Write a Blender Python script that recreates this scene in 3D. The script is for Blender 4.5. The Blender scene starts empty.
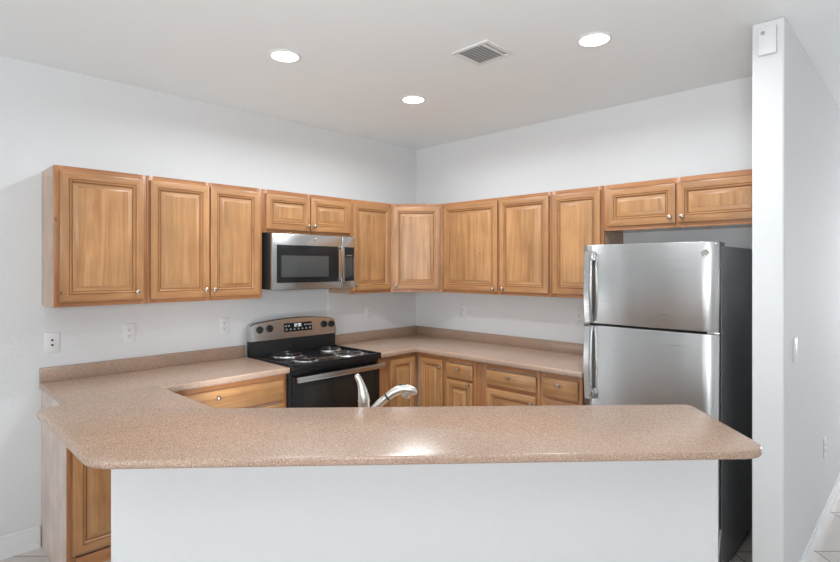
import bpy, bmesh, math, random
from mathutils import Vector, Matrix
random.seed(7)
R = math.radians
S = bpy.context.scene
COL = S.collection

# ------------------------------------------------------------------ camera, world, lights, exposure
cam_d = bpy.data.cameras.new('camera'); cam = bpy.data.objects.new('camera', cam_d); COL.objects.link(cam)
cam.location = (3.6344, -3.6643, 1.591); cam.rotation_euler = (R(90), 0, R(44.365))
cam_d.sensor_width = 36; cam_d.lens = 524.93/840*36; cam_d.shift_y = (267.1-281)/840; cam_d.clip_start = .02
S.camera = cam
S.view_settings.view_transform = 'Standard'; S.view_settings.look = 'None'
S.view_settings.gamma = 1; S.view_settings.use_curve_mapping = False
S.view_settings.exposure = 0.08
w = bpy.data.worlds.new('world'); S.world = w; w.use_nodes = True
bg = w.node_tree.nodes['Background']; bg.inputs[0].default_value = (.86, .93, 1, 1); bg.inputs[1].default_value = .6

def area(name, loc, target, sx, sy, power, col=(1, 1, 1)):
    d = bpy.data.lights.new(name, 'AREA'); d.shape = 'RECTANGLE'; d.size = sx; d.size_y = sy; d.energy = power; d.color = col
    o = bpy.data.objects.new(name, d); COL.objects.link(o); o.location = loc
    o.rotation_euler = (Vector(target)-Vector(loc)).to_track_quat('-Z', 'Y').to_euler()
    return o
# daylight coming in through the openings of the living room behind the camera
area('daylight_patio_door', (3.35, -8.02, 1.15), (3.35, 0, 1.15), 3.5, 2.2, 86, (.96, .985, 1))
area('daylight_window', (7.02, -4.6, 1.5), (0, -4.6, 1.5), 2.6, 1.7, 10, (.98, .99, 1))
area('daylight_hall', (4.6, 5.02, 1.5), (4.6, 0, 1.5), 2.0, 1.8, 95, (.98, .99, 1))
# added fill light beside the camera, bounced off the ceiling
area('bounce_fill', (3.9, -4.1, 1.75), (2.6, -2.6, 5.2), .6, .6, 60, (.94, .975, 1))
# weaker added fill, hidden behind the bar, turned up towards the far corner
area('kitchen_fill', (1.02, -2.4, .86), (.75, -.8, 2.2), .4, .4, 4.5, (.92, .97, 1))

# ------------------------------------------------------------------ materials
def new_mat(name):
    m = bpy.data.materials.new(name); m.use_nodes = True
    nt = m.node_tree; return m, nt, nt.nodes['Principled BSDF']
def N(nt, t, **kw):
    n = nt.nodes.new(t)
    for k, v in kw.items(): setattr(n, k, v)
    return n
def plain(name, col, rough=.5, metal=0, coat=0, emit=None, es=1):
    m, nt, b = new_mat(name)
    b.inputs['Base Color'].default_value = (*col, 1); b.inputs['Roughness'].default_value = rough
    b.inputs['Metallic'].default_value = metal; b.inputs['Coat Weight'].default_value = coat
    if emit: b.inputs['Emission Color'].default_value = (*emit, 1); b.inputs['Emission Strength'].default_value = es
    return m
def ramp(nt, stops):
    r = N(nt, 'ShaderNodeValToRGB'); e = r.color_ramp.elements
    while len(e) < len(stops): e.new(.5)
    for i, (p, c) in enumerate(stops): e[i].position = p; e[i].color = (*c, 1)
    return r
def bump(nt, b, scale, strength, dist=.002, detail=3):
    tc = N(nt, 'ShaderNodeNewGeometry'); n = N(nt, 'ShaderNodeTexNoise'); n.inputs['Scale'].default_value = scale; n.inputs['Detail'].default_value = detail
    nt.links.new(tc.outputs['Position'], n.inputs['Vector'])
    bp = N(nt, 'ShaderNodeBump'); bp.inputs['Strength'].default_value = strength; bp.inputs['Distance'].default_value = dist
    nt.links.new(n.outputs['Fac'], bp.inputs['Height']); nt.links.new(bp.outputs['Normal'], b.inputs['Normal'])
def wall_mat(name, col, scale, strength):
    m, nt, b = new_mat(name); b.inputs['Base Color'].default_value = (*col, 1); b.inputs['Roughness'].default_value = .75
    bump(nt, b, scale, strength, .004); return m
M_wall = wall_mat('wall_paint', (.69, .70, .71), 38, .32)
M_ceil = wall_mat('ceiling_paint', (.82, .845, .86), 30, .3)
M_trim = plain('trim_paint', (.76, .77, .78), .4)

def wood(name, horiz=False, light=(.47, .252, .110), dark=(.32, .148, .056), planks=True, rough=.36):
    m, nt, b = new_mat(name); L = nt.links.new
    tc = N(nt, 'ShaderNodeTexCoord'); oi = N(nt, 'ShaderNodeObjectInfo')
    mul = N(nt, 'ShaderNodeMath', operation='MULTIPLY'); mul.inputs[1].default_value = 23.0; L(oi.outputs['Random'], mul.inputs[0])
    cx = N(nt, 'ShaderNodeCombineXYZ')
    for i in range(3): L(mul.outputs[0], cx.inputs[i])
    add = N(nt, 'ShaderNodeVectorMath', operation='ADD'); L(tc.outputs['Object'], add.inputs[0]); L(cx.outputs[0], add.inputs[1])
    mp = N(nt, 'ShaderNodeMapping'); L(add.outputs[0], mp.inputs['Vector'])
    mp.inputs['Scale'].default_value = (1.6, 22, 22) if horiz else (22, 22, 1.6)
    n1 = N(nt, 'ShaderNodeTexNoise'); n1.inputs['Scale'].default_value = 1; n1.inputs['Detail'].default_value = 5; n1.inputs['Roughness'].default_value = .6; n1.inputs['Distortion'].default_value = .8
    L(mp.outputs[0], n1.inputs['Vector'])
    rp = ramp(nt, [(.32, dark), (.5, tuple((a+c)/2 for a, c in zip(light, dark))), (.66, light)]); L(n1.outputs['Fac'], rp.inputs[0])
    # planks: one tone per glued-up board
    sp = N(nt, 'ShaderNodeSeparateXYZ'); L(add.outputs[0], sp.inputs[0])
    dv = N(nt, 'ShaderNodeMath', operation='MULTIPLY'); dv.inputs[1].default_value = 11; L(sp.outputs[2 if horiz else 0], dv.inputs[0])
    fl = N(nt, 'ShaderNodeMath', operation='FLOOR'); L(dv.outputs[0], fl.inputs[0])
    wn = N(nt, 'ShaderNodeTexWhiteNoise', noise_dimensions='1D'); L(fl.outputs[0], wn.inputs['W'])
    mr = N(nt, 'ShaderNodeMapRange'); mr.inputs['To Min'].default_value = .86 if planks else .93; mr.inputs['To Max'].default_value = 1.1 if planks else 1.05; L(wn.outputs['Value'], mr.inputs['Value'])
    # blotches
    n2 = N(nt, 'ShaderNodeTexNoise'); n2.inputs['Scale'].default_value = 5; n2.inputs['Detail'].default_value = 2; L(add.outputs[0], n2.inputs['Vector'])
    m2 = N(nt, 'ShaderNodeMapRange'); m2.inputs['From Min'].default_value = .3; m2.inputs['From Max'].default_value = .7; m2.inputs['To Min'].default_value = .88; m2.inputs['To Max'].default_value = 1.1; L(n2.outputs['Fac'], m2.inputs['Value'])
    pm = N(nt, 'ShaderNodeMath', operation='MULTIPLY'); L(mr.outputs[0], pm.inputs[0]); L(m2.outputs[0], pm.inputs[1])
    vm = N(nt, 'ShaderNodeVectorMath', operation='SCALE'); L(rp.outputs[0], vm.inputs[0]); L(pm.outputs[0], vm.inputs['Scale'])
    # knots
    mk = N(nt, 'ShaderNodeMapping'); mk.inputs['Scale'].default_value = (1, 1, 2.2) if horiz else (2.2, 2.2, 1); L(add.outputs[0], mk.inputs['Vector'])
    vo = N(nt, 'ShaderNodeTexVoronoi'); vo.inputs['Scale'].default_value = 3.2; L(mk.outputs[0], vo.inputs['Vector'])
    kr = ramp(nt, [(.012, (.35, .3, .3)), (.05, (1, 1, 1))]); L(vo.outputs['Distance'], kr.inputs[0])
    mx = N(nt, 'ShaderNodeVectorMath', operation='MULTIPLY'); L(vm.outputs[0], mx.inputs[0]); L(kr.outputs[0], mx.inputs[1])
    L(mx.outputs[0], b.inputs['Base Color']); b.inputs['Roughness'].default_value = rough
    b.inputs['Coat Weight'].default_value = .1; b.inputs['Coat Roughness'].default_value = .25
    return m
M_woodV = wood('maple_vertical_grain')
M_woodH = wood('maple_horizontal_grain', True)
M_doorV = wood('maple_door_vertical', False, (.445, .228, .096), (.30, .137, .053), False)
M_doorH = wood('maple_door_horizontal', True, (.44, .222, .093), (.295, .132, .05), False)
M_frameV = wood('maple_frame_vertical', False, (.42, .185, .072), (.26, .105, .04), False)
M_frameH = wood('maple_frame_horizontal', True, (.44, .195, .078), (.29, .12, .045), False)
M_side = wood('maple_veneer_side', False, (.50, .33, .22), (.44, .28, .18), False, .22)
M_sideB = wood('maple_end_panel', False, (.62, .50, .43), (.56, .43, .36), False, .25)
M_groove = plain('dark_groove_shade', (.2, .085, .03), .5)  # shade in the door grooves, painted in as darker brown
M_inside = plain('cabinet_shadow_board', (.09, .045, .02), .6)

def stone(name):
    m, nt, b = new_mat(name); L = nt.links.new
    g = N(nt, 'ShaderNodeNewGeometry')
    v1 = N(nt, 'ShaderNodeTexVoronoi'); v1.inputs['Scale'].default_value = 420; L(g.outputs['Position'], v1.inputs['Vector'])
    sp = N(nt, 'ShaderNodeSeparateColor'); L(v1.outputs['Color'], sp.inputs[0])
    r = ramp(nt, [(0, (.14, .085, .055)), (.06, (.31, .205, .145)), (.35, (.385, .26, .19)), (.85, (.42, .292, .218)), (.96, (.55, .42, .33))])
    L(sp.outputs[0], r.inputs[0])
    n = N(nt, 'ShaderNodeTexNoise'); n.inputs['Scale'].default_value = 3; n.inputs['Detail'].default_value = 3; L(g.outputs['Position'], n.inputs['Vector'])
    mr = N(nt, 'ShaderNodeMapRange'); mr.inputs['From Min'].default_value = .3; mr.inputs['From Max'].default_value = .7; mr.inputs['To Min'].default_value = .93; mr.inputs['To Max'].default_value = 1.06; L(n.outputs['Fac'], mr.inputs['Value'])
    vm = N(nt, 'ShaderNodeVectorMath', operation='SCALE'); L(r.outputs[0], vm.inputs[0]); L(mr.outputs[0], vm.inputs['Scale'])
    L(vm.outputs[0], b.inputs['Base Color']); b.inputs['Roughness'].default_value = .26
    return m
M_stone = stone('speckled_beige_counter')

def steel(name, col=(.56, .56, .555), rough=.24, wav=.0, aniso=.0):
    m, nt, b = new_mat(name); L = nt.links.new
    b.inputs['Base Color'].default_value = (*col, 1); b.inputs['Metallic'].default_value = 1
    tc = N(nt, 'ShaderNodeTexCoord'); mp = N(nt, 'ShaderNodeMapping'); mp.inputs['Scale'].default_value = (3, 3, 260); L(tc.outputs['Object'], mp.inputs[0])
    n = N(nt, 'ShaderNodeTexNoise'); n.inputs['Scale'].default_value = 1; n.inputs['Detail'].default_value = 2; L(mp.outputs[0], n.inputs['Vector'])
    mr = N(nt, 'ShaderNodeMapRange'); mr.inputs['To Min'].default_value = rough-.06; mr.inputs['To Max'].default_value = rough+.06; L(n.outputs['Fac'], mr.inputs['Value']); L(mr.outputs[0], b.inputs['Roughness'])
    if aniso:
        b.inputs['Anisotropic'].default_value = aniso; b.inputs['Anisotropic Rotation'].default_value = .25; tg = N(nt, 'ShaderNodeTangent', direction_type='RADIAL', axis='Z'); L(tg.outputs[0], b.inputs['Tangent'])
    if wav:
        m2 = N(nt, 'ShaderNodeMapping'); m2.inputs['Scale'].default_value = (5, 1, .8); L(tc.outputs['Object'], m2.inputs[0])
        n2 = N(nt, 'ShaderNodeTexNoise'); n2.inputs['Scale'].default_value = 1.4; n2.inputs['Detail'].default_value = 1; L(m2.outputs[0], n2.inputs['Vector'])
        bp = N(nt, 'ShaderNodeBump'); bp.inputs['Strength'].default_value = wav; bp.inputs['Distance'].default_value = .02
        L(n2.outputs['Fac'], bp.inputs['Height']); L(bp.outputs['Normal'], b.inputs['Normal'])
    return m
M_steel = steel('brushed_stainless')
M_steelF = steel('fridge_stainless', (.47, .47, .47), .3, .12, .7)
M_steelD = plain('fridge_edge_steel', (.33, .33, .33), .3, 1)
M_nickel = plain('satin_nickel', (.42, .38, .33), .3, 1)
M_faucet = plain('faucet_nickel', (.72, .70, .66), .34, 1)
M_chrome = plain('chrome', (.8, .8, .8), .1, 1)
M_black = plain('black_enamel', (.012, .012, .013), .14)
M_blackM = plain('black_plastic', (.02, .02, .021), .45)
M_glass = plain('black_oven_glass', (.018, .014, .012), .04)
M_mesh = plain('microwave_window_mesh', (.055, .055, .055), .12)
for m_ in (M_black, M_blackM, M_glass, M_mesh): m_.node_tree.nodes['Principled BSDF'].inputs['Specular IOR Level'].default_value = .28
M_coil = plain('coil_metal', (.05, .05, .055), .3, .8)
M_grey = plain('fridge_side_charcoal', (.13, .133, .138), .38)
M_gasket = plain('rubber_gasket', (.02, .02, .02), .6)
M_plate = plain('white_plate', (.72, .73, .735), .4)
M_dark = plain('dark_slot', (.03, .03, .03), .6)
M_mark = plain('printed_white_marks', (.45, .45, .45), .5)
M_disp = plain('lit_display_digits', (.8, .85, .9), .4, 0, 0, (.8, .9, 1), 1.2)
M_vent = plain('vent_paint', (.74, .74, .74), .45)
M_ventin = plain('vent_duct', (.42, .42, .42), .8)
M_lens = plain('lamp_lens', (1, 1, 1), .5, 0, 0, (1, .98, .95), 7)
M_film = plain('clear_grey_film', (.55, .56, .57), .2)

def tile_mat():
    m, nt, b = new_mat('floor_tile'); L = nt.links.new
    g = N(nt, 'ShaderNodeNewGeometry'); mp = N(nt, 'ShaderNodeMapping', vector_type='POINT')
    mp.inputs['Rotation'].default_value = (0, 0, R(-45))
    L(g.outputs['Position'], mp.inputs[0])
    sp = N(nt, 'ShaderNodeSeparateXYZ'); L(mp.outputs[0], sp.inputs[0])
    P = .4625
    def axis(sock, off):
        a = N(nt, 'ShaderNodeMath', operation='ADD'); a.inputs[1].default_value = off; L(sock, a.inputs[0])
        d = N(nt, 'ShaderNodeMath', operation='DIVIDE'); d.inputs[1].default_value = P; L(a.outputs[0], d.inputs[0])
        f = N(nt, 'ShaderNodeMath', operation='FRACT'); L(d.outputs[0], f.inputs[0])
        s = N(nt, 'ShaderNodeMath', operation='SUBTRACT'); s.inputs[1].default_value = .5; L(f.outputs[0], s.inputs[0])
        ab = N(nt, 'ShaderNodeMath', operation='ABSOLUTE'); L(s.outputs[0], ab.inputs[0])
        fl = N(nt, 'ShaderNodeMath', operation='FLOOR'); L(d.outputs[0], fl.inputs[0])
        return ab, fl
    # rotating by -45 deg: u=(x+y)/sqrt2, v=(y-x)/sqrt2
    a1, f1 = axis(sp.outputs[0], -3.147/math.sqrt(2)+10*P); a2, f2 = axis(sp.outputs[1], 3.18/math.sqrt(2)+10*P)
    mx = N(nt, 'ShaderNodeMath', operation='MAXIMUM'); L(a1.outputs[0], mx.inputs[0]); L(a2.outputs[0], mx.inputs[1])
    gt = N(nt, 'ShaderNodeMath', operation='GREATER_THAN'); gt.inputs[1].default_value = .5-.0035/P; L(mx.outputs[0], gt.inputs[0])
    cv = N(nt, 'ShaderNodeCombineXYZ'); L(f1.outputs[0], cv.inputs[0]); L(f2.outputs[0], cv.inputs[1])
    wn = N(nt, 'ShaderNodeTexWhiteNoise', noise_dimensions='2D'); L(cv.outputs[0], wn.inputs['Vector'])
    n = N(nt, 'ShaderNodeTexNoise'); n.inputs['Scale'].default_value = 6; n.inputs['Detail'].default_value = 5; L(g.outputs['Position'], n.inputs['Vector'])
    av = N(nt, 'ShaderNodeMath', operation='ADD'); L(wn.outputs['Value'], av.inputs[0]); L(n.outputs['Fac'], av.inputs[1])
    r = ramp(nt, [(.3, (.56, .52, .49)), (1, (.68, .64, .61))])
    hv = N(nt, 'ShaderNodeMath', operation='MULTIPLY'); hv.inputs[1].default_value = .6; L(av.outputs[0], hv.inputs[0]); L(hv.outputs[0], r.inputs[0])
    mixn = N(nt, 'ShaderNodeMix', data_type='RGBA'); L(gt.outputs[0], mixn.inputs[0]); L(r.outputs[0], mixn.inputs[6]); mixn.inputs[7].default_value = (.17, .15, .14, 1)
    L(mixn.outputs[2], b.inputs['Base Color']); b.inputs['Roughness'].default_value = .28
    return m
M_tile = tile_mat()

# ------------------------------------------------------------------ mesh helpers
class MB:
    """collects shapes into one mesh; every shape names its material slot"""
    def __init__(s, *mats): s.bm = bmesh.new(); s.mats = list(mats)
    def _merge(s, b, mi):
        for f in b.faces: f.material_index = mi
        me = bpy.data.meshes.new('t'); b.to_mesh(me); b.free(); s.bm.from_mesh(me); bpy.data.meshes.remove(me)
    def box(s, lo, hi, bev=0, mi=0, seg=2, mtx=None):
        b = bmesh.new(); bmesh.ops.create_cube(b, size=1)
        lo, hi = Vector(lo), Vector(hi)
        for v in b.verts: v.co = Vector([(lo[i]+hi[i])/2+v.co[i]*(hi[i]-lo[i]) for i in range(3)])
        if bev: bmesh.ops.bevel(b, geom=b.edges[:], offset=bev, segments=seg, profile=.5, affect='EDGES')
        if mtx: b.transform(mtx)
        s._merge(b, mi); return s
    def prism(s, poly, z0, z1, bev=0, mi=0, seg=3, mtx=None, topbot=True):
        b = bmesh.new(); v0 = [b.verts.new((x, y, z0)) for x, y in poly]; v1 = [b.verts.new((x, y, z1)) for x, y in poly]
        b.faces.new(v0[::-1]); b.faces.new(v1); n = len(poly)
        for i in range(n): b.faces.new((v0[i], v0[(i+1) % n], v1[(i+1) % n], v1[i]))
        bmesh.ops.recalc_face_normals(b, faces=b.faces[:])
        if bev: bmesh.ops.bevel(b, geom=[e for e in b.edges if abs(e.verts[0].co.z-e.verts[1].co.z) < 1e-6], offset=bev, segments=seg, profile=.5, affect='EDGES')
        if mtx: b.transform(mtx)
        s._merge(b, mi); return s
    def lathe(s, prof, mtx=None, n=24, mi=0):
        b = bmesh.new(); rings = []
        for r, z in prof:
            rings.append([b.verts.new((r*math.cos(2*math.pi*i/n), r*math.sin(2*math.pi*i/n), z)) for i in range(n)] if r > 1e-6 else [b.verts.new((0, 0, z))])
        for A, B in zip(rings, rings[1:]):
            for i in range(n):
                j = (i+1) % n
                if len(A) > 1 and len(B) > 1: b.faces.new((A[i], A[j], B[j], B[i]))
                elif len(A) > 1: b.faces.new((A[i], A[j], B[0]))
                elif len(B) > 1: b.faces.new((A[0], B[j], B[i]))
        bmesh.ops.recalc_face_normals(b, faces=b.faces[:])
        if mtx: b.transform(mtx)
        s._merge(b, mi); return s
    def tube(s, pts, rad, n=10, mi=0, closed=False, caps=True, flat=None):
        pts = [Vector(p) for p in pts]; m = len(pts); b = bmesh.new()
        rad = rad if isinstance(rad, (list, tuple)) else [rad]*m
        T = []
        for i in range(m):
            a = pts[(i-1) % m] if (closed or i) else pts[0]; c = pts[(i+1) % m] if (closed or i < m-1) else pts[-1]
            T.append((c-a).normalized())
        ref = Vector((0, 0, 1)) if abs(T[0].z) < .9 else Vector((1, 0, 0))
        u = T[0].cross(ref).normalized(); rings = []
        for i in range(m):
            u = (u-T[i]*u.dot(T[i])).normalized(); v = T[i].cross(u)
            rings.append([b.verts.new(pts[i]+(u*math.cos(2*math.pi*k/n)+v*math.sin(2*math.pi*k/n)*(flat or 1))*rad[i]) for k in range(n)])
        for i in range(m if closed else m-1):
            A, B = rings[i], rings[(i+1) % m]
            for k in range(n): b.faces.new((A[k], A[(k+1) % n], B[(k+1) % n], B[k]))
        if not closed and caps: b.faces.new(rings[0][::-1]); b.faces.new(rings[-1])
        bmesh.ops.recalc_face_normals(b, faces=b.faces[:])
        s._merge(b, mi); return s
    def rings(s, loops, mats, cap=None, back=True):
        """concentric rectangles; loops=[(x0,z0,x1,z1,y)], mats per gap (side, topbottom)"""
        b = bmesh.new(); V = []
        for x0, z0, x1, z1, y in loops:
            V.append([b.verts.new(c) for c in ((x0, y, z0), (x1, y, z0), (x1, y, z1), (x0, y, z1))])
        fm = []
        for (A, B, mm) in zip(V, V[1:], mats):
            for i in range(4):
                f = b.faces.new((A[i], A[(i+1) % 4], B[(i+1) % 4], B[i])); f.material_index = mm[1] if i in (0, 2) else mm[0]
        if back: f = b.faces.new(V[0][::-1]); f.material_index = mats[0][0]
        if cap is not None: f = b.faces.new(V[-1]); f.material_index = cap
        bmesh.ops.recalc_face_normals(b, faces=b.faces[:])
        me = bpy.data.meshes.new('t'); b.to_mesh(me); b.free(); s.bm.from_mesh(me); bpy.data.meshes.remove(me); return s
    def build(s, name, parent=None, loc=(0, 0, 0), rot=(0, 0, 0), smooth=True):
        me = bpy.data.meshes.new(name); s.bm.to_mesh(me); s.bm.free()
        for m in s.mats: me.materials.append(m)
        if smooth:
            me.polygons.foreach_set('use_smooth', [True]*len(me.polygons)); me.set_sharp_from_angle(angle=R(32))
        o = bpy.data.objects.new(name, me); COL.objects.link(o); o.location = loc; o.rotation_euler = rot
        if parent: o.parent = parent
        return o

def tag(o, label, cat, group=None):
    o['label'] = label; o['category'] = cat
    if group: o['group'] = group
    return o
def thing(name, label, cat, loc=(0, 0, 0), rz=0, group=None):
    o = bpy.data.objects.new(name, None); COL.objects.link(o); o.location = loc; o.rotation_euler = (0, 0, R(rz)); o.empty_display_size = .1
    return tag(o, label, cat, group)
def struct(o): o['kind'] = 'structure'; return o
def rounded(poly, radii, n=6):
    out = []; m = len(poly)
    for i, p in enumerate(poly):
        r = radii[i]; p = Vector(p)
        if not r: out.append(tuple(p)); continue
        a = (Vector(poly[i-1])-p).normalized(); c = (Vector(poly[(i+1) % m])-p).normalized()
        half = a.angle(c)/2; t = r/math.tan(half); q = p+(a+c).normalized()*(r/math.sin(half))
        s0 = p+a*t-q; s1 = p+c*t-q; ang = s0.angle_signed(s1)
        for k in range(n+1):
            th = -ang*k/n; out.append((q.x+s0.x*math.cos(th)-s0.y*math.sin(th), q.y+s0.x*math.sin(th)+s0.y*math.cos(th)))
    return out

# ------------------------------------------------------------------ room shell
CZ = 2.743
struct(MB(M_tile).box((-.15, -8.15, -.1), (7.15, 5.15, 0)).build('floor', smooth=False))
struct(MB(M_ceil).box((-.15, -8.15, CZ), (7.15, 5.15, CZ+.1)).build('ceiling', smooth=False))
struct(MB(M_wall).box((-.12, -8.12, 0), (0, 0, CZ)).build('wall_left', smooth=False))
struct(MB(M_wall).box((-.12, 0, 0), (3.017, .12, CZ)).build('wall_back', smooth=False))
struct(MB(M_wall).box((3.017, -.775, 0), (3.146, 5.0, CZ), .008).build('wall_right', smooth=False))
rw = MB(M_wall)
for lo, hi in (((-.12, -8.12, 0), (1.6, -8, CZ)), ((5.1, -8.12, 0), (7.12, -8, CZ)), ((1.6, -8.12, 2.25), (5.1, -8, CZ))): rw.box(lo, hi)
struct(rw.build('wall_rear', smooth=False))
ow = MB(M_wall)
for lo, hi in (((7, -8, 0), (7.12, -5.9, CZ)), ((7, -3.3, 0), (7.12, 5.12, CZ)), ((7, -5.9, 0), (7.12, -3.3, .65)), ((7, -5.9, 2.35), (7.12, -3.3, CZ))): ow.box(lo, hi)
struct(ow.build('wall_outer', smooth=False))
fw = MB(M_wall)
for lo, hi in (((3.146, 5, 0), (3.6, 5.12, CZ)), ((5.6, 5, 0), (7, 5.12, CZ)), ((3.6, 5, 0), (5.6, 5.12, .6)), ((3.6, 5, 2.4), (5.6, 5.12, CZ))): fw.box(lo, hi)
struct(fw.build('wall_hall', smooth=False))
def frame(name, lo, hi, ax, n):
    m = MB(M_trim); t = .06; a = 1-ax
    def bx(u0, u1, z0, z1):
        l = [0, 0, z0]; h = [0, 0, z1]; l[a] = u0; h[a] = u1; l[ax] = lo[ax]; h[ax] = hi[ax]; m.box(l, h)
    bx(lo[a], hi[a], lo[2], lo[2]+t); bx(lo[a], hi[a], hi[2]-t, hi[2])
    for k in range(n+1):
        u = lo[a]+(hi[a]-lo[a]-t)*k/n; bx(u, u+t, lo[2]+t, hi[2]-t)
    struct(m.build(name, smooth=False))
frame('door_1', (1.6, -8.08, 0), (5.1, -8.04, 2.25), 1, 3)
frame('window_1', (7.04, -5.9, .65), (7.08, -3.3, 2.35), 0, 2)
frame('window_2', (3.6, 5.04, .6), (5.6, 5.08, 2.4), 1, 2)
def baseboard(name, poly, h=.125):
    struct(MB(M_trim).prism(poly, 0, h, 0).build(name, smooth=False))
def bb(name, lo, hi, h=.125, ax=0):
    m = MB(M_trim); m.box((lo[0], lo[1], 0), (hi[0], hi[1], h-.012)); 
    l = [lo[0], lo[1], h-.012]; u = [hi[0], hi[1], h]
    if ax == 0: u[0] = lo[0]+(hi[0]-lo[0])*.55
    m.box(l, u); struct(m.build(name, smooth=False))
bb('baseboard_left', (0, -8), (.014, -3.042), .125)
bb('baseboard_right', (3.146, -.775), (3.157, 5), .09)

# half wall that carries the bar: footprint follows the 45 degree bar front
A0 = Vector((2.181, -3.273)); D0 = Vector((.6877, .726)); N0 = Vector((-.726, .6877))
HL = Vector((1.909, -3.197)); HR = Vector((3.162, -1.874))
BZ0, BZ1 = 1.0765, 1.10
hw_t = .15
hw = [tuple(HL), tuple(HR), tuple(HR+N0*hw_t), tuple(HL+N0*hw_t+D0*.05)]
struct(MB(M_wall).prism(hw, 0, BZ0-.0012).build('wall_front', smooth=False))

# ------------------------------------------------------------------ cabinet parts
def knob(parent, x, z, y):
    prof = [(0, -.001), (.0075, 0), (.006, .004), (.0055, .012), (.0105, .016), (.0128, .020), (.0118, .024), (.007, .027), (0, .028)]
    return MB(M_nickel).lathe(prof, Matrix.Translation((x, y, z)) @ Matrix.Rotation(R(90), 4, 'X'), 20).build('knob', parent)
T = .02
def door(parent, x0, x1, z0, z1, yf, kn=None, slab=False, name='door'):
    """raised panel door; its back lies on the plane y=yf, front towards -y"""
    y = yf
    def L(i, d): return (x0+i, z0+i, x1-i, z1-i, y-T+d)
    if slab:
        loops = [L(0, T), L(0, .006), L(.003, .0035), L(.009, .0015), L(.012, 0)]
        mats = [(1, 1)]*4
        o = MB(M_woodV, M_woodH, M_groove).rings(loops, [(1, 1)]*4, cap=1).build(name, parent)
    else:
        ip = .056
        loops = [L(0, T), L(0, .006), L(.002, .003), L(.008, .0008), L(.011, 0), L(.040, 0), L(.0425, .0045), L(.0445, .0045), L(.047, .0015), L(.051, .002), L(ip, .0095), L(ip+.0025, .0115)]
        mats = [(0, 1)]*5+[(0, 1), (2, 2)]+[(0, 1)]*3+[(2, 2)]
        o = MB(M_doorV, M_doorH, M_groove).rings(loops, mats, cap=0).build(name, parent)
        pl = [L(ip+.002, .0112), L(ip+.002, .0105), L(ip+.005, .0105), L(ip+.028, .0015), L(ip+.0295, .0002)]
        MB(M_woodV, M_woodH, M_groove).rings(pl, [(2, 2), (2, 2), (0, 1), (0, 0)], cap=0, back=False).build('panel', o)
    if kn: knob(o, kn[0], kn[1], y-T)
    return o
def carcass(parent, W, z0, z1, dep, openings=(), toe=0, side_mat=None):
    """box with a face frame; dep = depth to the face-frame front (local -y)"""
    body = MB(M_sideB if toe else M_side, M_inside, M_frameV, M_frameH)
    e = .0006
    if toe:
        body.prism([(-dep+.019, z0+toe), (-dep+.019, z1), (-.002, z1), (-.002, z0+e), (-dep+.075, z0+e), (-dep+.075, z0+toe)], e, W-e, 0, 0, mtx=Matrix(((0, 0, 1, 0), (1, 0, 0, 0), (0, 1, 0, 0), (0, 0, 0, 1))))
    else: body.box((e, -dep+.019, z0), (W-e, -.002, z1))
    body.build('body', parent, smooth=False)
    return parent
def face_frame(parent, W, z0, z1, dep, stiles=(.04, .04), rails=(.04, .03), mids=(), midr=()):
    f = MB(M_frameV, M_frameH); e = .0006; y0, y1 = -dep, -dep+.019
    f.box((e, y0, z0), (stiles[0], y1, z1), .0012, 0); f.box((W-stiles[1], y0, z0), (W-e, y1, z1), .0012, 0)
    for x in mids: f.box((x-.02, y0, z0), (x+.02, y1, z1), .0012, 0)
    f.box((stiles[0], y0+.0005, z1-rails[1]), (W-stiles[1], y1, z1), 0, 1); f.box((stiles[0], y0+.0005, z0), (W-stiles[1], y1, z0+rails[0]), 0, 1)
    for z in midr: f.box((stiles[0], y0+.0005, z-.02), (W-stiles[1], y1, z+.02), 0, 1)
    return f.build('face_frame', parent)

UZ0, UZ1, UD = 1.376, 2.134, .305
G_up = 'wall cabinets around the kitchen corner'; G_base = 'base cabinets under the worktops'
def upper(name, label, wall, a, b, z0, z1, doors, dz=(1.400, 2.107)):
    """wall 'L': a,b are y; wall 'B': a,b are x; doors = [(start,end,knobpos,knobz)] in wall coordinates"""
    t = thing(name, label, 'cabinet', (0, a, z0) if wall == 'L' else (a, 0, z0), 90 if wall == 'L' else 0, G_up)
    W = b-a; H = z1-z0
    carcass(t, W, 0, H, UD)
    face_frame(t, W, 0, H, UD, mids=[(doors[0][1]+doors[1][0])/2-a] if len(doors) > 1 else ())
    for d in doors:
        kn = (d[2]-a, d[3]-z0) if d[2] is not None else None
        door(t, d[0]-a, d[1]-a, dz[0]-z0, dz[1]-z0, -UD, kn)
    return t
upper('wall_cabinet', 'single-door maple wall cabinet at the far left end of the run, end panel exposed', 'L', -3.034, -2.575, UZ0, UZ1, [(-3.010, -2.595, -2.634, 1.448)])
upper('wall_cabinet', 'two-door tall maple wall cabinet just left of the microwave', 'L', -2.575, -1.828, UZ0, UZ1, [(-2.557, -2.205, -2.231, 1.446), (-2.195, -1.852, -2.176, 1.446)])
upper('wall_cabinet', 'short two-door maple cabinet mounted directly above the microwave', 'L', -1.828, -1.050, 1.834, UZ1, [(-1.803, -1.444, -1.466, 1.893), (-1.436, -1.066, -1.414, 1.893)], (1.856, 2.105))
upper('wall_cabinet', 'narrow maple wall cabinet between the microwave and the diagonal corner cabinet', 'L', -1.050, -.620, UZ0, UZ1, [(-1.036, -.632, -1.012, 1.446)])
upper('wall_cabinet', 'broad single-door maple wall cabinet right of the diagonal corner cabinet, knob at right', 'B', .620, 1.214, UZ0, UZ1, [(.642, 1.204, 1.172, 1.424)], (1.400, 2.110))
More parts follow.
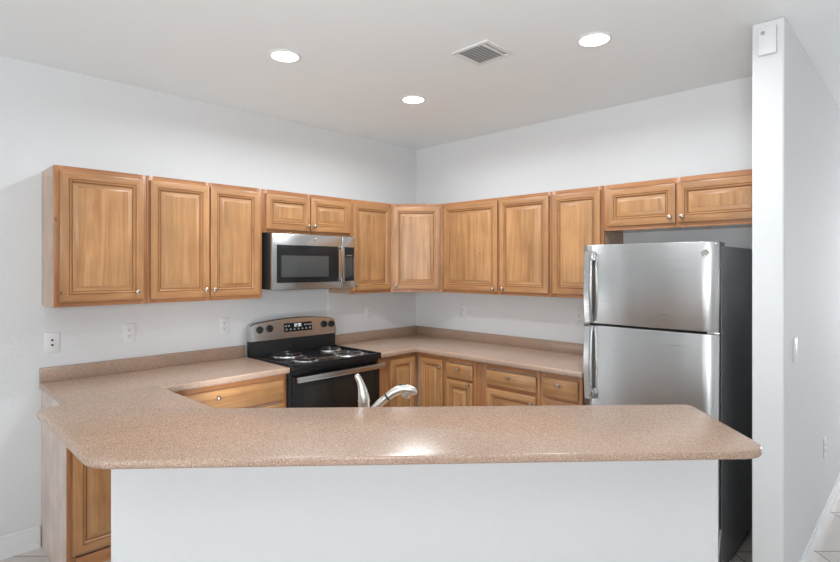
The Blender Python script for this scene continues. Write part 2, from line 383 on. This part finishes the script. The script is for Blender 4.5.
upper('wall_cabinet', 'single-door maple wall cabinet on the back wall with its knob at lower left', 'B', 1.214, 1.671, UZ0, UZ1, [(1.226, 1.655, 1.262, 1.424)])
upper('wall_cabinet', 'narrow maple wall cabinet beside the refrigerator, partly behind its top edge', 'B', 1.671, 2.066, UZ0, UZ1, [(1.687, 2.044, None, 0)])
upper('wall_cabinet', 'short wide two-door maple cabinet above the refrigerator', 'B', 2.066, 3.010, 1.832, UZ1, [(2.094, 2.520, 2.492, 1.894), (2.532, 2.978, 2.563, 1.894)], (1.858, 2.1))
# diagonal corner cabinet
t = thing('corner_wall_cabinet', 'diagonal single-door maple wall cabinet filling the room corner', 'cabinet', (0, 0, UZ0), 0, G_up)
pent = [(.002, -.002), (.002, -.619), (.292, -.619), (.619, -.292), (.619, -.002)]
MB(M_side).prism(pent, 0, UZ1-UZ0).build('body', t, smooth=False)
fp = [(.292, -.6195), (.305, -.6195), (.6195, -.305), (.6195, -.292)]
MB(M_frameV).prism(fp, 0, UZ1-UZ0).build('face_frame', t, smooth=False)
dd = door(t, .022, .423, .026, .732, 0, (.045, .055)); dd.location = (.3053, -.6197, 0); dd.rotation_euler = (0, 0, R(45))

# ------------------------------------------------------------------ base cabinets
BZ, BD, TOE = .895, .595, .08
def base(label, wall, a, b, fronts, st=(.04, .04), mids=(), midr=(.735,), group=G_base):
    t = thing('base_cabinet', label, 'cabinet', (0, a, 0) if wall == 'L' else (a, 0, 0), 90 if wall == 'L' else 0, group)
    W = b-a; carcass(t, W, 0, BZ, BD, toe=TOE)
    face_frame(t, W, TOE, BZ, BD, st, (.065, .035), [m-a for m in mids], midr)
    for (n, x0, x1, z0, z1, kx, kz) in fronts:
        door(t, x0-a, x1-a, z0, z1, -BD, (kx-a, kz) if kx is not None else None, n == 'drawer', n)
    return t
base('end base cabinet of the left run, pale side panel, door showing under bar', 'L', -3.035, -2.730, [('drawer', -3.012, -2.752, .727, .862, -2.88, .8), ('door', -3.012, -2.752, .165, .706, -2.78, .66)])
base('wide base cabinet left of the range with a long one-knob drawer', 'L', -2.730, -1.812, [('drawer', -2.71, -1.836, .727, .862, -2.284, .82), ('door', -2.71, -2.28, .155, .706, -2.32, .66), ('door', -2.27, -1.836, .155, .706, -2.256, .66)])
# L shaped corner base
t = thing('corner_base_cabinet', 'L-shaped corner base cabinet with two doors meeting in the inner corner', 'cabinet', (0, 0, 0), 0, G_base)
Lp = [(.002, -.002), (.002, -1.044), (.576, -1.044), (.576, -.576), (.908, -.576), (.908, -.002)]
Lt = [(.004, -.004), (.004, -1.042), (.52, -1.042), (.52, -.52), (.906, -.52), (.906, -.004)]
MB(M_side).prism(Lp, .1, BZ).prism(Lt, .001, .1).build('body', t, smooth=False)
ff = MB(M_frameV, M_frameH)
ff.box((.576, -1.0435, .1), (.595, -.898, BZ), .0012); ff.box((.576, -.898, BZ-.045), (.5945, -.595, BZ), 0, 1); ff.box((.576, -.898, .1), (.5945, -.595, .145), 0, 1)
ff.box((.885, -.595, .1), (.9075, -.576, BZ), .0012); ff.box((.595, -.5945, BZ-.045), (.885, -.576, BZ), 0, 1); ff.box((.576, -.5945, .1), (.885, -.576, .145), 0, 1)
ff.build('face_frame', t)
d1 = door(t, 0, .272, .155, .866, 0); d1.location = (.5953, -.902, 0); d1.rotation_euler = (0, 0, R(90))
d2 = door(t, .643, .892, .155, .866, -BD, (.872, .808))
base('narrow base cabinet right of the corner unit, small drawer over one door', 'B', .909, 1.212, [('drawer', .930, 1.190, .745, .853, 1.063, .824), ('door', .930, 1.190, .155, .724, 1.160, .716)])
base('middle base cabinet of the back run with a wide drawer and wide left stile', 'B', 1.214, 1.755, [('drawer', 1.318, 1.730, .747, .852, 1.514, .818), ('door', 1.318, 1.730, .155, .718, 1.700, .672)], (.1, .04))
base('base cabinet beside the refrigerator with a knotty drawer front', 'B', 1.757, 2.060, [('drawer', 1.782, 2.034, .742, .866, 1.906, .822), ('door', 1.782, 2.034, .155, .722, 1.81, .672)])

# ------------------------------------------------------------------ worktops
CT0, CT1, CF = .8955, .936, .628
t = thing('worktop', 'speckled beige worktop left of the range with a low backsplash', 'countertop', (0, -3.045, CT0))
MB(M_stone).prism([(.002, 0), (CF, 0), (CF, 1.239), (.002, 1.239)], 0, CT1-CT0, .012, seg=4).build('slab', t)
MB(M_stone).box((.002, 0, CT1-CT0-.012), (.021, 1.239, 1.017-CT0), .003).build('backsplash', t)
t = thing('worktop', 'L-shaped speckled beige worktop running from the range round the corner to the refrigerator', 'countertop', (0, 0, CT0))
MB(M_stone).prism([(.002, -.002), (.002, -1.046), (CF, -1.046), (CF, -CF), (2.075, -CF), (2.075, -.002)], 0, CT1-CT0, .012, seg=4).build('slab', t)
bs = MB(M_stone); bs.box((.002, -1.046, CT1-CT0-.012), (.021, -.002, 1.017-CT0), .003); bs.box((.021, -.021, CT1-CT0-.012), (2.075, -.002, 1.017-CT0), .003); bs.build('backsplash', t)

# the raised bar
bp = [(1.297, -2.866), (1.425, -3.300), (2.105, -3.302), (3.328, -2.000), (3.01, -1.641), (1.845, -2.856)]
bpoly = rounded(bp, [.02, .05, .12, .075, .03, .02])
tag(MB(M_stone).prism(bpoly, BZ0, BZ1, .006, seg=3).build('bar_top'), 'wide speckled beige raised bar top on the white half wall in the foreground', 'countertop')

# sink run behind the half wall
SC = HL+N0*(hw_t+.004)+D0*.22
sx = math.degrees(math.atan2(D0.y, D0.x))
t = thing('base_cabinet', 'sink base cabinet standing behind the white half wall', 'cabinet', (*SC, 0), sx, None)
W = 1.25
MB(M_side).box((0, .002, .1), (W, .56, BZ)).box((.01, .002, 0), (W-.01, .5, .1)).build('body', t, smooth=False)
for k in range(3):
    d = door(t, .02, .41, .155, .86, 0, (.05, .8)); d.location = (W-.01-.41*k, .5605, 0); d.rotation_euler = (0, 0, R(180))
t = thing('worktop', 'low sink worktop behind the bar carrying the faucet', 'countertop', (*SC, CT0), sx)
MB(M_stone).prism([(-.01, .002), (W+.01, .002), (W+.01, .595), (-.01, .595)], 0, CT1-CT0, .012, seg=4).build('slab', t)

# ------------------------------------------------------------------ faucet (local x = picture right, y = away, z up)
CAMF = Vector((-math.sin(R(44.365)), math.cos(R(44.365)), 0)); CAMR = Vector((math.cos(R(44.365)), math.sin(R(44.365)), 0))
FZ = 2.05; k = FZ/524.93
fl = Vector((3.6344, -3.6643, 0))+CAMF*FZ+CAMR*((364-420)*k); fl.z = CT1
t = thing('faucet', 'brushed nickel pull-out faucet rising behind the bar top', 'faucet', fl, 44.365)
def fp_(px, py, dy=0): return ((px-364)*k, dy, 1.591-(py-267.1)*k-CT1)
zc = fp_(364, 402)[2]
MB(M_faucet).lathe([(0, 0), (.030, 0), (.030, .006), (.024, .012), (.0225, zc-.012), (.0225, zc-.001), (0, zc-.001)], n=28).build('base', t)
h_ = [fp_(364, 402), fp_(364, 400), fp_(363.6, 396), fp_(362.6, 390), fp_(361.3, 385), fp_(359.8, 381), fp_(358.2, 378), fp_(356.9, 375.9)]
MB(M_faucet).lathe([(0, zc), (.0235, zc), (.0240, zc+.003), (.0235, zc+.006), (0, zc+.006)], n=28).tube(h_, [.0232, .0232, .0215, .0175, .0140, .0122, .0122, .0105], 20)\
    .tube([h_[-1], fp_(356.2, 374.9), fp_(355.8, 374.4)], [.0105, .0075, .002], 20).build('lever_handle', t)
sp = [fp_(366, 421), fp_(370, 414, .0), fp_(375.5, 407.5), fp_(381, 402), fp_(386.5, 397.4)]
MB(M_faucet).tube(sp, [.0155]*5, 20).build('spout', t)
s2 = [fp_(386.9, 397.1), fp_(388, 396.3)]
hd = [fp_(388, 396.3), fp_(393, 392.8), fp_(398.5, 390), fp_(404, 388.8), fp_(409, 389.4), fp_(413, 391), fp_(415.5, 392.5), fp_(416.8, 393.6)]
hh = MB(M_faucet).tube(hd, [.0160, .0168, .0175, .0180, .0178, .0160, .0115, .004], 20).build('spray_head', t)
MB(M_dark).tube(s2, [.0163, .0163], 20).build('seam_ring', t)
MB(M_faucet).lathe([(0, 0), (.014, 0), (.0165, .004), (.0165, .020), (0, .020)], Matrix.Translation(fp_(405.8, 397.6)) @ Matrix.Rotation(R(12), 4, 'Y'), 20).build('nozzle', hh)
bx0 = fp_(402.5, 384.6)
MB(M_blackM).box((bx0[0]-.014, -.006, bx0[2]-.002), (bx0[0]+.014, .006, bx0[2]+.002), .0015).build('spray_button', hh)

# ------------------------------------------------------------------ range (local x along wall, -y towards room)
RY0, RY1 = -1.803, -1.050; RW = RY1-RY0
rg = thing('range', 'freestanding electric coil range in stainless steel and black', 'stove', (0, RY0, 0), 90)
MB(M_blackM).box((.004, -.62, .03), (RW-.004, -.03, .905), .003).box((.03, -.58, 0), (RW-.03, -.06, .03)).build('body', rg)
ct = MB(M_black)
ct.prism([(.001, -.672), (RW-.001, -.672), (RW-.001, -.06), (.001, -.06)], .906, .941, .009, seg=3)
for lo, hi in (((.001, -.672, .936), (.022, -.06, .951)), ((RW-.022, -.672, .936), (RW-.001, -.06, .951)), ((.001, -.672, .936), (RW-.001, -.650, .951))): ct.box(lo, hi, .005)
ctop = ct.build('cooktop', rg)
def burner(x, y, r):
    z = .942
    pan = MB(M_chrome).lathe([(0, z+.002), (r*.55, z+.001), (r*1.0, z+.006), (r*1.12, z+.0085), (r*1.2, z+.0065), (r*1.22, z)], Matrix.Translation((x, y, 0)), 40).build('drip_pan', rg)
    pts = []; turns = 4 if r > .085 else 3; n = 26*turns
    for i in range(n+1):
        a = 2*math.pi*turns*i/n; rr = .022+(r-.022)*i/n; pts.append((x+rr*math.cos(a), y+rr*math.sin(a), z+.0155))
    c = MB(M_coil).tube(pts, .0055, 8, flat=.7).build('coil', pan)
    MB(M_chrome).lathe([(0, z+.018), (.014, z+.0175), (.016, z+.012), (0, z+.012)], Matrix.Translation((x, y, 0)), 16).build('coil_cap', pan)
for wx, wy, r in ((.235, -1.585, .098), (.495, -1.600, .076), (.245, -1.215, .076), (.515, -1.240, .098)): burner(wy-RY0, -wx, r)
# backguard
bgm = MB(M_blackM); bgm.box((.012, -.105, .93), (RW-.012, -.035, 1.06), .004); 
for s_ in (.004, RW-.024): bgm.box((s_, -.104, .93), (s_+.020, -.034, 1.10), .004)
bgm.build('backguard', rg)
def zt(u): return 1.174+.028*(1-((u-.5)/.5)**2)
cp = bmesh.new(); n = 24; rows = []
for i in range(n+1):
    u = i/n; x = .002+u*(RW-.004); z1 = zt(u); e = min(u, 1-u); z1 -= .012*max(0, 1-e/.03)**2
    rows.append([cp.verts.new(c) for c in ((x, -.110, 1.046), (x, -.116, 1.05), (x, -.090, z1-.006), (x, -.082, z1), (x, -.035, z1), (x, -.035, 1.046))])
for a, b in zip(rows, rows[1:]):
    for j in range(6): cp.faces.new((a[j], b[j], b[(j+1) % 6], a[(j+1) % 6]))
cp.faces.new(rows[0]); cp.faces.new(rows[-1][::-1]); bmesh.ops.recalc_face_normals(cp, faces=cp.faces[:])
cm = MB(M_steel); cm._merge(cp, 0); panel = cm.build('control_panel', rg)
tilt = math.atan2(.026, .11)
def on_panel(u_y, z):       # point on the sloping steel front
    return Vector((u_y-RY0, -.116+(z-1.05)/(1.18-1.05)*.026-.0005, z))
ptilt = Matrix.Rotation(R(90)-math.atan2(.026, .13), 4, 'X')
for wy, z in ((-1.733, 1.130), (-1.652, 1.133), (-1.165, 1.130), (-1.093, 1.126)):
    kb = MB(M_blackM).lathe([(0, -.001), (.026, -.001), (.027, .003), (.022, .006), (.020, .020), (.017, .023), (0, .023)], Matrix.Translation(on_panel(wy, z)) @ ptilt, 24)
    kb.box((-.005, -.020, .02), (.005, .020, .031), .002, mtx=Matrix.Translation(on_panel(wy, z)) @ ptilt).build('knob', panel)
dz = 1.128; dc = on_panel((-1.534-1.282)/2, dz)
DM = Matrix.Translation(dc) @ ptilt
dsp = MB(M_black).box((-.126, -.034, -.001), (.126, .034, .003), .002, mtx=DM).build('clock_display', panel)
mk = MB(M_mark, M_disp)
for i, x in enumerate((-.108, -.082, .062, .086, .110)): mk.box((x-.008, .008, .003), (x+.008, .016, .0034), mtx=DM); 
for i in range(7): x = -.105+i*.035; mk.box((x-.009, -.020, .003), (x+.009, -.015, .0034), mtx=DM); mk.box((x-.006, -.010, .003), (x+.006, -.007, .0034), mtx=DM)
# clock digits drawn as seven segment bars
SEG = {'1': 'bc', '2': 'abged', ':': '', '0': 'abcdef'}
def digit(ch, cx):
    w_, h_ = .0055, .010
    seg = dict(a=((-w_, h_-.001), (w_, h_+.001)), d=((-w_, -h_-.001), (w_, -h_+.001)), g=((-w_, -.001), (w_, .001)), f=((-w_-.001, 0), (-w_+.001, h_)), b=((w_-.001, 0), (w_+.001, h_)), e=((-w_-.001, -h_), (-w_+.001, 0)), c=((w_-.001, -h_), (w_+.001, 0)))
    for s_ in SEG[ch]:
        (x0, y0), (x1, y1) = seg[s_]; mk.box((cx+x0, .014+y0, .003), (cx+x1, .014+y1, .0036), mi=1, mtx=DM)
for ch, cx in zip('1200', (-.036, -.020, .004, .020)): digit(ch, cx)
mk.build('button_marks', dsp, smooth=False)
MB(M_dark).box((.30, -.1056, .99), (.33, -.105, .995)).build('badge', rg)
# oven door
od = MB(M_black); od.box((.006, -.660, .20), (RW-.006, -.622, .872), .006); od = od.build('oven_door', rg)
MB(M_glass).box((.075, -.6625, .30), (RW-.075, -.659, .80), .001).build('oven_window', od)
MB(M_black).box((.004, -.640, .876), (RW-.004, -.615, .904), .004).build('vent_trim', rg)
hm = MB(M_steel); hm.box((.0, -.722, .842), (RW, -.702, .880), .006)
for x in (.03, RW-.07): hm.box((x, -.704, .85), (x+.04, -.655, .874), .004)
hm.build('handle', od)
MB(M_blackM).box((.006, -.652, .04), (RW-.006, -.622, .19), .006).build('storage_drawer', rg)

# ------------------------------------------------------------------ microwave
MY0, MY1 = -1.802, -1.066; MW = MY1-MY0; MZ0, MZ1 = 1.428, 1.832
mw = thing('microwave', 'stainless over-the-range microwave with black window under the short cabinet', 'microwave', (0, MY0, MZ0), 90); MH = MZ1-MZ0
MB(M_blackM).box((.002, -.345, .006), (MW-.002, -.003, MH), .003).build('body', mw)
MB(M_blackM).box((.10, -.345, 0), (MW-.20, -.05, .007), .002).build('vent_grille', mw)
fd = -.380
dx1 = .606
md = MB(M_steel); md.box((.006, fd, .004), (dx1, -.347, MH-.004), .006); md = md.build('door', mw)
MB(M_black).box((.045, fd-.003, .052), (.575, fd+.004, .320), .002).build('window_frame', md)
MB(M_mesh).box((.080, fd-.0036, .092), (.480, fd-.0022, .245), .0004).build('window', md)
hm = MB(M_steel); 
hm.box((.569, fd-.044, .048), (.599, fd-.036, .326), .003)
for z in (.050, .302): hm.box((.580, fd-.038, z), (.596, fd+.002, z+.020), .004)
hm.build('handle', md)
ks = MB(M_steel); ks.box((dx1+.002, fd, .004), (MW-.002, -.347, MH-.004), .006); ks = ks.build('control_panel', mw)
kp = MB(M_black); kp.box((.622, fd-.002, .055), (MW-.012, fd+.004, .318), .002); kp = kp.build('keypad', ks)
km = MB(M_mark)
for r in range(8):
    for c in range(4):
        x = .636+c*.026; z = .085+r*.020
        if r in (0,) and c in (2, 3): continue
        km.box((x+.002, fd-.0026, z), (x+.0095, fd-.0019, z+.0055))
km.box((.650, fd-.0026, .252), (.700, fd-.0019, .2545))
km.build('button_marks', kp, smooth=False)
def emblem(parent, c, r, wallrot=0):
    m = MB(M_nickel, M_steel)
    X = Matrix.Translation(c) @ Matrix.Rotation(R(90), 4, 'X')
    m.lathe([(0, 0), (r*.86, 0), (r*.86, .0012), (0, .0012)], X, 24, 1)
    ring = [(c[0]+r*math.cos(a*math.pi/12), c[1]-.0012, c[2]+r*math.sin(a*math.pi/12)) for a in range(24)]
    m.tube(ring, r*.12, 6, closed=True)
    for s_ in (-1, 1):   # two curled script strokes
        pts = [(c[0]+s_*r*.28+r*.34*math.cos(q)*(1-.05*i), c[1]-.0016, c[2]+r*.42*math.sin(q)*(1-.04*i)) for i, q in enumerate([.5+a*.6 for a in range(10)])]
        m.tube(pts, r*.07, 5)
    return m.build('emblem', parent)
emblem(md, (.370, fd, .366), .012)

# ------------------------------------------------------------------ refrigerator (local x along wall, -y towards room)
FX0, FX1 = 2.136, 2.862; FW = FX1-FX0
fr = thing('refrigerator', 'stainless top-freezer refrigerator with charcoal sides beside the end wall', 'refrigerator', (FX0, 0, 0))
MB(M_grey).box((.004, -.665, .03), (FW, -.04, 1.700), .006).box((.03, -.62, 0), (FW-.03, -.06, .032)).build('body', fr)
MB(M_gasket).box((.012, -.682, .09), (FW-.012, -.664, 1.70)).build('door_gasket', fr)
def fdoor(z0, z1, name):
    b = bmesh.new(); n = 20; prof = []
    for i in range(n+1):
        u = i/n; x = u*FW; e = min(u, 1-u)*FW
        y = -.742-.010*(1-((u-.5)/.5)**2)
        if e < .022: y += .022-math.sqrt(max(0, .022**2-(.022-e)**2))
        prof.append((x, y))
    poly = prof+[(FW, -.684), (0, -.684)]
    m = MB(M_steelF); m.prism(poly, z0, z1, .004, seg=2); b.free()
    return m.build(name, fr)
fz = fdoor(1.262, 1.722, 'freezer_door'); ff_ = fdoor(.10, 1.250, 'fridge_door')
for o_, z0, z1 in ((fz, 1.263, 1.721), (ff_, .101, 1.249)):
    MB(M_steelD).box((FW-.002, -.722, z0), (FW+.0012, -.686, z1), .0008).build('door_edge', o_)
def handle(parent, za, zb, zc):
    """za = end at the split, zb = far end with the mount"""
    s = 1 if zb > za else -1
    m = MB(M_steel); m2 = MB(M_steelD)
    b = bmesh.new(); n = 16; rows = []
    for i in range(n+1):
        u = i/n; z = za+(zb-za)*u; bow = math.sin(math.pi*u)*.016; y = -.776-bow
        x0, x1 = .030, .070
        rows.append([b.verts.new(c) for c in ((x0, y, z), (x0+.005, y-.008, z), (x1-.005, y-.008, z), (x1, y, z), (x1, y+.020, z), (x0, y+.020, z))])
    for a, c in zip(rows, rows[1:]):
        for j in range(6): b.faces.new((a[j], a[(j+1) % 6], c[(j+1) % 6], c[j]))
    b.faces.new(rows[0]); b.faces.new(rows[-1]); bmesh.ops.recalc_face_normals(b, faces=b.faces[:])
    m._merge(b, 0)
    z0, z1 = sorted((zb, zb-s*.055)); m.box((.034, -.780, z0), (.082, -.735, z1), .005)
    z0, z1 = sorted((za, za+s*.03)); m.box((.034, -.775, z0), (.066, -.735, z1), .004)
    return m.build('handle', parent)
handle(fz, 1.268, 1.684, 0); handle(ff_, 1.244, .822, 0)
emblem(fz, (2.806-FX0, -.7475, 1.664), .017)
MB(M_steelD).box((FW-.10, -.73, 1.7015), (FW-.004, -.60, 1.720), .006).build('hinge_cover', fr)
MB(M_chrome).box((FW-.05, -.735, 1.2505), (FW+.004, -.67, 1.2615), .002).build('middle_hinge', fr)
MB(M_film).prism([(-.70, .262), (-.715, .268), (-.742, .16), (-.730, .15)], FW+.003, FW+.006, mtx=Matrix(((0, 0, 1, 0), (1, 0, 0, 0), (0, 1, 0, 0), (0, 0, 0, 1)))).build('peeling_film', fr, smooth=False)
MB(M_blackM).box((.02, -.70, .02), (FW-.02, -.66, .088), .004).build('toe_grille', fr)

# ------------------------------------------------------------------ wall plates, vent, lamps
G_out = 'wall plates on the kitchen walls'
def outlet(label, loc, rz, kind='duplex', grp=G_out, name='outlet', cat='outlet'):
    t = thing(name, label, cat, loc, rz, grp)
    MB(M_plate).box((-.036, -.0065, -.0585), (.036, 0, .0585), .0025).build('cover_plate', t)
    if kind == 'duplex':
        for s_ in (.020, -.020):
            f = MB(M_plate).prism(rounded([(-.016, -.0135), (.016, -.0135), (.016, .0135), (-.016, .0135)], [.008]*4, 4), .0055, .0085, mtx=Matrix.Translation((0, 0, s_)) @ Matrix.Rotation(R(90), 4, 'X')).build('receptacle', t)
            m = MB(M_dark)
            for x in (-.0065, .0065): m.box((x-.0014, -.0089, s_), (x+.0014, -.0084, s_+.009))
            m.lathe([(0, 0), (.003, 0), (.003, .0005), (0, .0005)], Matrix.Translation((0, -.0084, s_-.007)) @ Matrix.Rotation(R(90), 4, 'X'), 12).build('slots', f)
    elif kind == 'jack':
        for s_ in (.014, -.014):
            MB(M_dark).lathe([(0, 0), (.0062, 0), (.0062, .003), (0, .003)], Matrix.Translation((0, -.006, s_)) @ Matrix.Rotation(R(90), 4, 'X'), 14).build('screw', t)
    elif kind == 'rocker':
        MB(M_plate).box((-.0165, -.0085, -.033), (.0165, -.006, .033), .001).build('rocker', t)
    return t
outlet('white wall plate with two dark dots, leftmost on the left wall', (0, -2.984, 1.156), 90, 'jack')
outlet('white duplex outlet under the far left wall cabinets, second plate from left', (0, -2.579, 1.174), 90)
outlet('white duplex outlet on the left wall just left of the range', (0, -1.957, 1.170), 90)
outlet('white duplex outlet on the left wall between the range and the room corner', (0, -.620, 1.180), 90)
outlet('white duplex outlet on the back wall nearest the room corner', (.594, 0, 1.183), 0)
outlet('white duplex outlet on the back wall right beside the refrigerator', (1.734, 0, 1.203), 0)
outlet('white rocker light switch on the hallway face of the end wall', (3.146, -.532, 1.183), 90, 'rocker', None, 'light_switch', 'switch')
outlet('white outlet low on the hallway wall above the baseboard', (3.146, .451, .464), 90, 'duplex', None)
t = thing('door_chime', 'white plastic chime box high on the end of the right wall', 'chime', (3.082, -.775, 2.581))
MB(M_plate).box((-.036, -.024, 0), (.036, 0, .128), .004).build('housing', t)
MB(plain('grey_sensor_square', (.35, .35, .35), .5)).box((-.024, -.0252, .092), (-.008, -.0235, .108)).build('sensor', t)

t = thing('ceiling_vent', 'square white air vent in the kitchen ceiling', 'vent', (1.903, -1.410, CZ), 0)
s = .120
m = MB(M_vent)
for lo, hi in (((-s, -s), (s, -s+.024)), ((-s, s-.024), (s, s)), ((-s, -s+.024), (-s+.024, s-.024)), ((s-.024, -s+.024), (s, s-.024)), ((.062, -s+.024), (.074, s-.024))):
    m.box((lo[0], lo[1], -.008), (hi[0], hi[1], 0), .0015)
m.build('frame', t)
MB(M_ventin).box((-s+.02, -s+.02, -.0015), (s-.02, s-.02, 0)).build('duct_opening', t)
for i in range(7):
    x = -s+.033+i*.0218
    MB(M_vent).box((-.011, -s+.022, -.0006), (.011, s-.022, .0006), mtx=Matrix.Translation((x, 0, -.0075)) @ Matrix.Rotation(R(28), 4, 'Y')).build('louver', t)
for i, (x, y, lab) in enumerate(((1.105, -2.132, 'lit round recessed ceiling lamp in front of the microwave, leftmost of the three lamps'),
                                 (1.079, -1.117, 'lit round recessed ceiling lamp nearest the room corner'),
                                 (2.407, -1.148, 'lit round recessed ceiling lamp in front of the refrigerator, right of the vent'))):
    t = thing('recessed_light', lab, 'ceiling light', (x, y, CZ), 0, 'recessed ceiling lamps')
    MB(M_vent).lathe([(.071, -.001), (.073, -.005), (.082, -.006), (.088, -.003), (.089, 0)], n=40).build('trim_ring', t)
    MB(M_lens).lathe([(0, -.005), (.058, -.005), (.0725, -.0035), (.0725, -.0005), (0, -.0005)], n=40).build('lens', t)
    d = bpy.data.lights.new('lamp_glow', 'AREA'); d.shape = 'DISK'; d.size = .14; d.energy = 14.5; d.color = (.90, .965, 1); d.spread = R(165)
    o = bpy.data.objects.new('lamp_glow', d); COL.objects.link(o); o.location = (0, 0, -.012); o.parent = t
